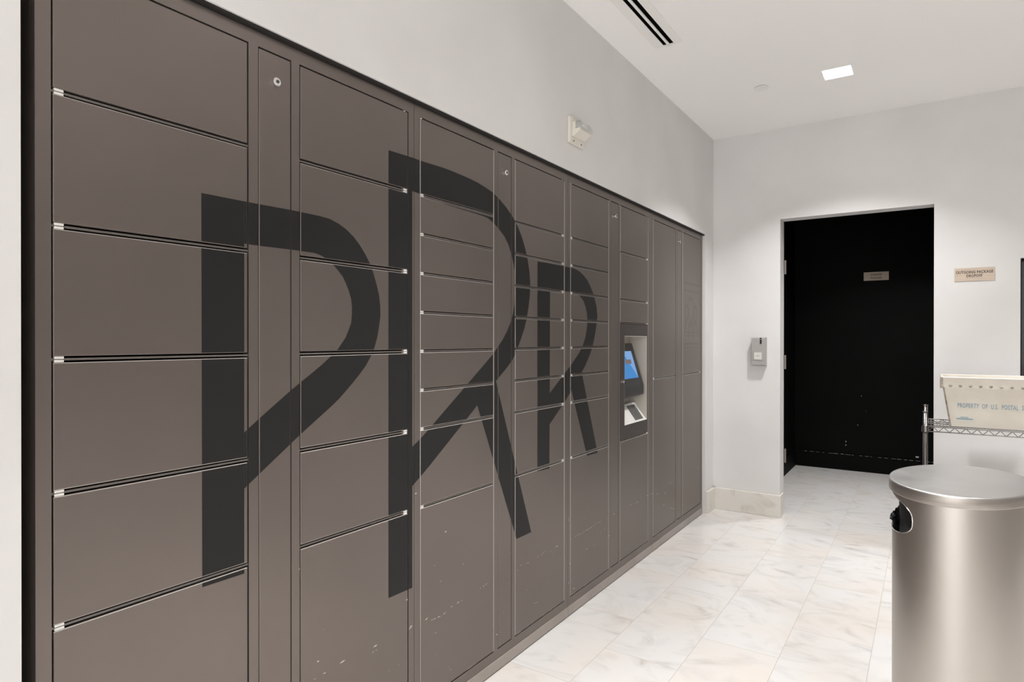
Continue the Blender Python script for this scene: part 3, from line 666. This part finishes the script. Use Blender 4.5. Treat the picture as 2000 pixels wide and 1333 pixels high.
# ------------------------------------------------------------------ mail tub
tu = empty('mail_tub', (1.71, 4.41, SZ + .002)); tag(tu, 'cream corrugated plastic mail tub with blue postal lettering, on the wire rack', 'tub')
z0, z1 = SZ + .0035, 1.054
bt = (1.470, 1.938, 4.262, 4.520); tp_ = (1.428, 1.985, 4.236, 4.560)     # bottom, top outlines
def rr_(o_, z_, k): return [(o_[0] + k, o_[2] + k, z_), (o_[1] - k, o_[2] + k, z_), (o_[1] - k, o_[3] - k, z_), (o_[0] + k, o_[3] - k, z_)]
bm = BM()
rings = [rr_(bt, z0, 0), rr_(tp_, z1 - .003, 0), rr_(tp_, z1 - .003, .005), rr_(bt, z0 + .005, .005)]
vr = [[bm.verts.new(p) for p in r] for r in rings]
for a, b_ in zip(vr, vr[1:]):
    for i in range(4): bm.faces.new((a[i], a[(i + 1) % 4], b_[(i + 1) % 4], b_[i]))
bm.faces.new(vr[0]); bm.faces.new(vr[-1])
obj('tub_body', bm, 'tote', tu)
def front_y(z_): t = (z_ - z0) / (z1 - z0); return bt[2] + (tp_[2] - bt[2]) * t
def left_x(z_): t = (z_ - z0) / (z1 - z0); return bt[0] + (tp_[0] - bt[0]) * t
# folded rim band with a row of dimples
zr = z1 - .056
for (sgn, ya) in ((-1, tp_[2]), (1, tp_[3])):
    bm = BM()
    yb2 = ya + sgn * .006; yc = ya - sgn * .001
    vv = [bm.verts.new(p) for p in ((tp_[0] - .004, yb2, z1), (tp_[1] + .004, yb2, z1), (tp_[1] - .006, yb2 - sgn * .005, zr), (tp_[0] + .006, yb2 - sgn * .005, zr))]
    ww = [bm.verts.new(p) for p in ((tp_[0] - .004, yc, z1), (tp_[1] + .004, yc, z1), (tp_[1] - .006, yc - sgn * .006, zr), (tp_[0] + .006, yc - sgn * .006, zr))]
    bm.faces.new(vv); bm.faces.new(ww)
    for i in range(4): bm.faces.new((vv[i], vv[(i + 1) % 4], ww[(i + 1) % 4], ww[i]))
    obj('folded_rim', bm, 'tote', tu)
bm = BM()
bx(bm, tp_[0] - .005, tp_[1] + .005, tp_[2] - .009, tp_[2] - .002, z1 - .004, z1 + .003, .002, 2); bx(bm, tp_[0] - .005, tp_[1] + .005, tp_[3] - .001, tp_[3] + .009, z1 - .004, z1 + .003, .002, 2)
obj('top_edge', bm, 'tray', tu)
for k in range(12):
    bm = BM(); x = 1.4665 + k * .0447
    if x > 1.97: break
    g_ = bmesh.ops.create_uvsphere(bm, u_segments=12, v_segments=8, radius=1)
    for v in bm.verts: v.co = Vector((x + v.co.x * .0085, tp_[2] - .0035 + v.co.y * .0022, z1 - .047 + v.co.z * .007 + abs(v.co.x) * .002))
    obj('dimple', bm, 'tote_edge', tu, True)  # dark colour stands in for the shading of the dimples
# grimy folded corners
bm = BM()
for t0, t1 in ((0, .08), (.08, .3), (.3, .62), (.62, .9)):
    za, zb2 = z0 + (z1 - z0) * t0, z0 + (z1 - z0) * t1
    w_ = .006 if t0 else .009
    p = [(left_x(za) - w_, front_y(za) - .001, za), (left_x(za) + .002, front_y(za) - .0022, za), (left_x(zb2) + .002, front_y(zb2) - .0022, zb2), (left_x(zb2) - w_, front_y(zb2) - .001, zb2)]
    q_ = [(a_[0], a_[1] + .012, a_[2]) for a_ in p]
    vv = [bm.verts.new(a_) for a_ in p]; ww = [bm.verts.new(a_) for a_ in q_]
    bm.faces.new(vv); bm.faces.new(ww)
    for i in range(4): bm.faces.new((vv[i], vv[(i + 1) % 4], ww[(i + 1) % 4], ww[i]))
bx(bm, tp_[0] - .010, tp_[0] + .004, tp_[2] - .010, tp_[2] + .01, z1 - .06, z1 + .002, .003, 2)
obj('worn_corner', bm, 'tote_edge', tu)
zt_ = .888; sl_ = Vector((0, (front_y(.95) - front_y(.85)) / .1, 1)).normalized()
text_mesh('lettering', 'PROPERTY  OF  U.S.  POSTAL  SERVICE', .036, 'tote_text', tu, (1.4985, front_y(zt_) - .0012, zt_), (1, 0, 0), tuple(sl_), 'LEFT', .520, .0003, 1.1, .0002)
bm = BM()
bx(bm, 1.513, 1.548, front_y(.835) - .0008, front_y(.835) + .001, .8325, .8365); bx(bm, 1.495, 1.568, front_y(.825) - .0008, front_y(.825) + .001, .8225, .8285)
obj('small_print', bm, 'tote_text', tu)

# ------------------------------------------------------------------ the other ceiling lamps of the room, out of the frame
for i, (x, y) in enumerate(((.95, 1.5), (1.5, -1.0), (2.6, 3.94), (2.6, 1.3), (2.6, -1.2))):
    r = empty('downlight', (x, y, ZC)); tag(r, 'square ceiling downlight outside the frame', 'ceiling light', 'ceiling downlights out of view')
    bm = BM(); bx(bm, x - .075, x + .075, y - .075, y + .075, ZC - .006, ZC - .0005, .001, 1); obj('diffuser', bm, 'lamp', r)
    area('downlight_beam', (x, y, ZC - .008), .14, .14, LAMP_W, LAMP_COL, spread=SPREAD)
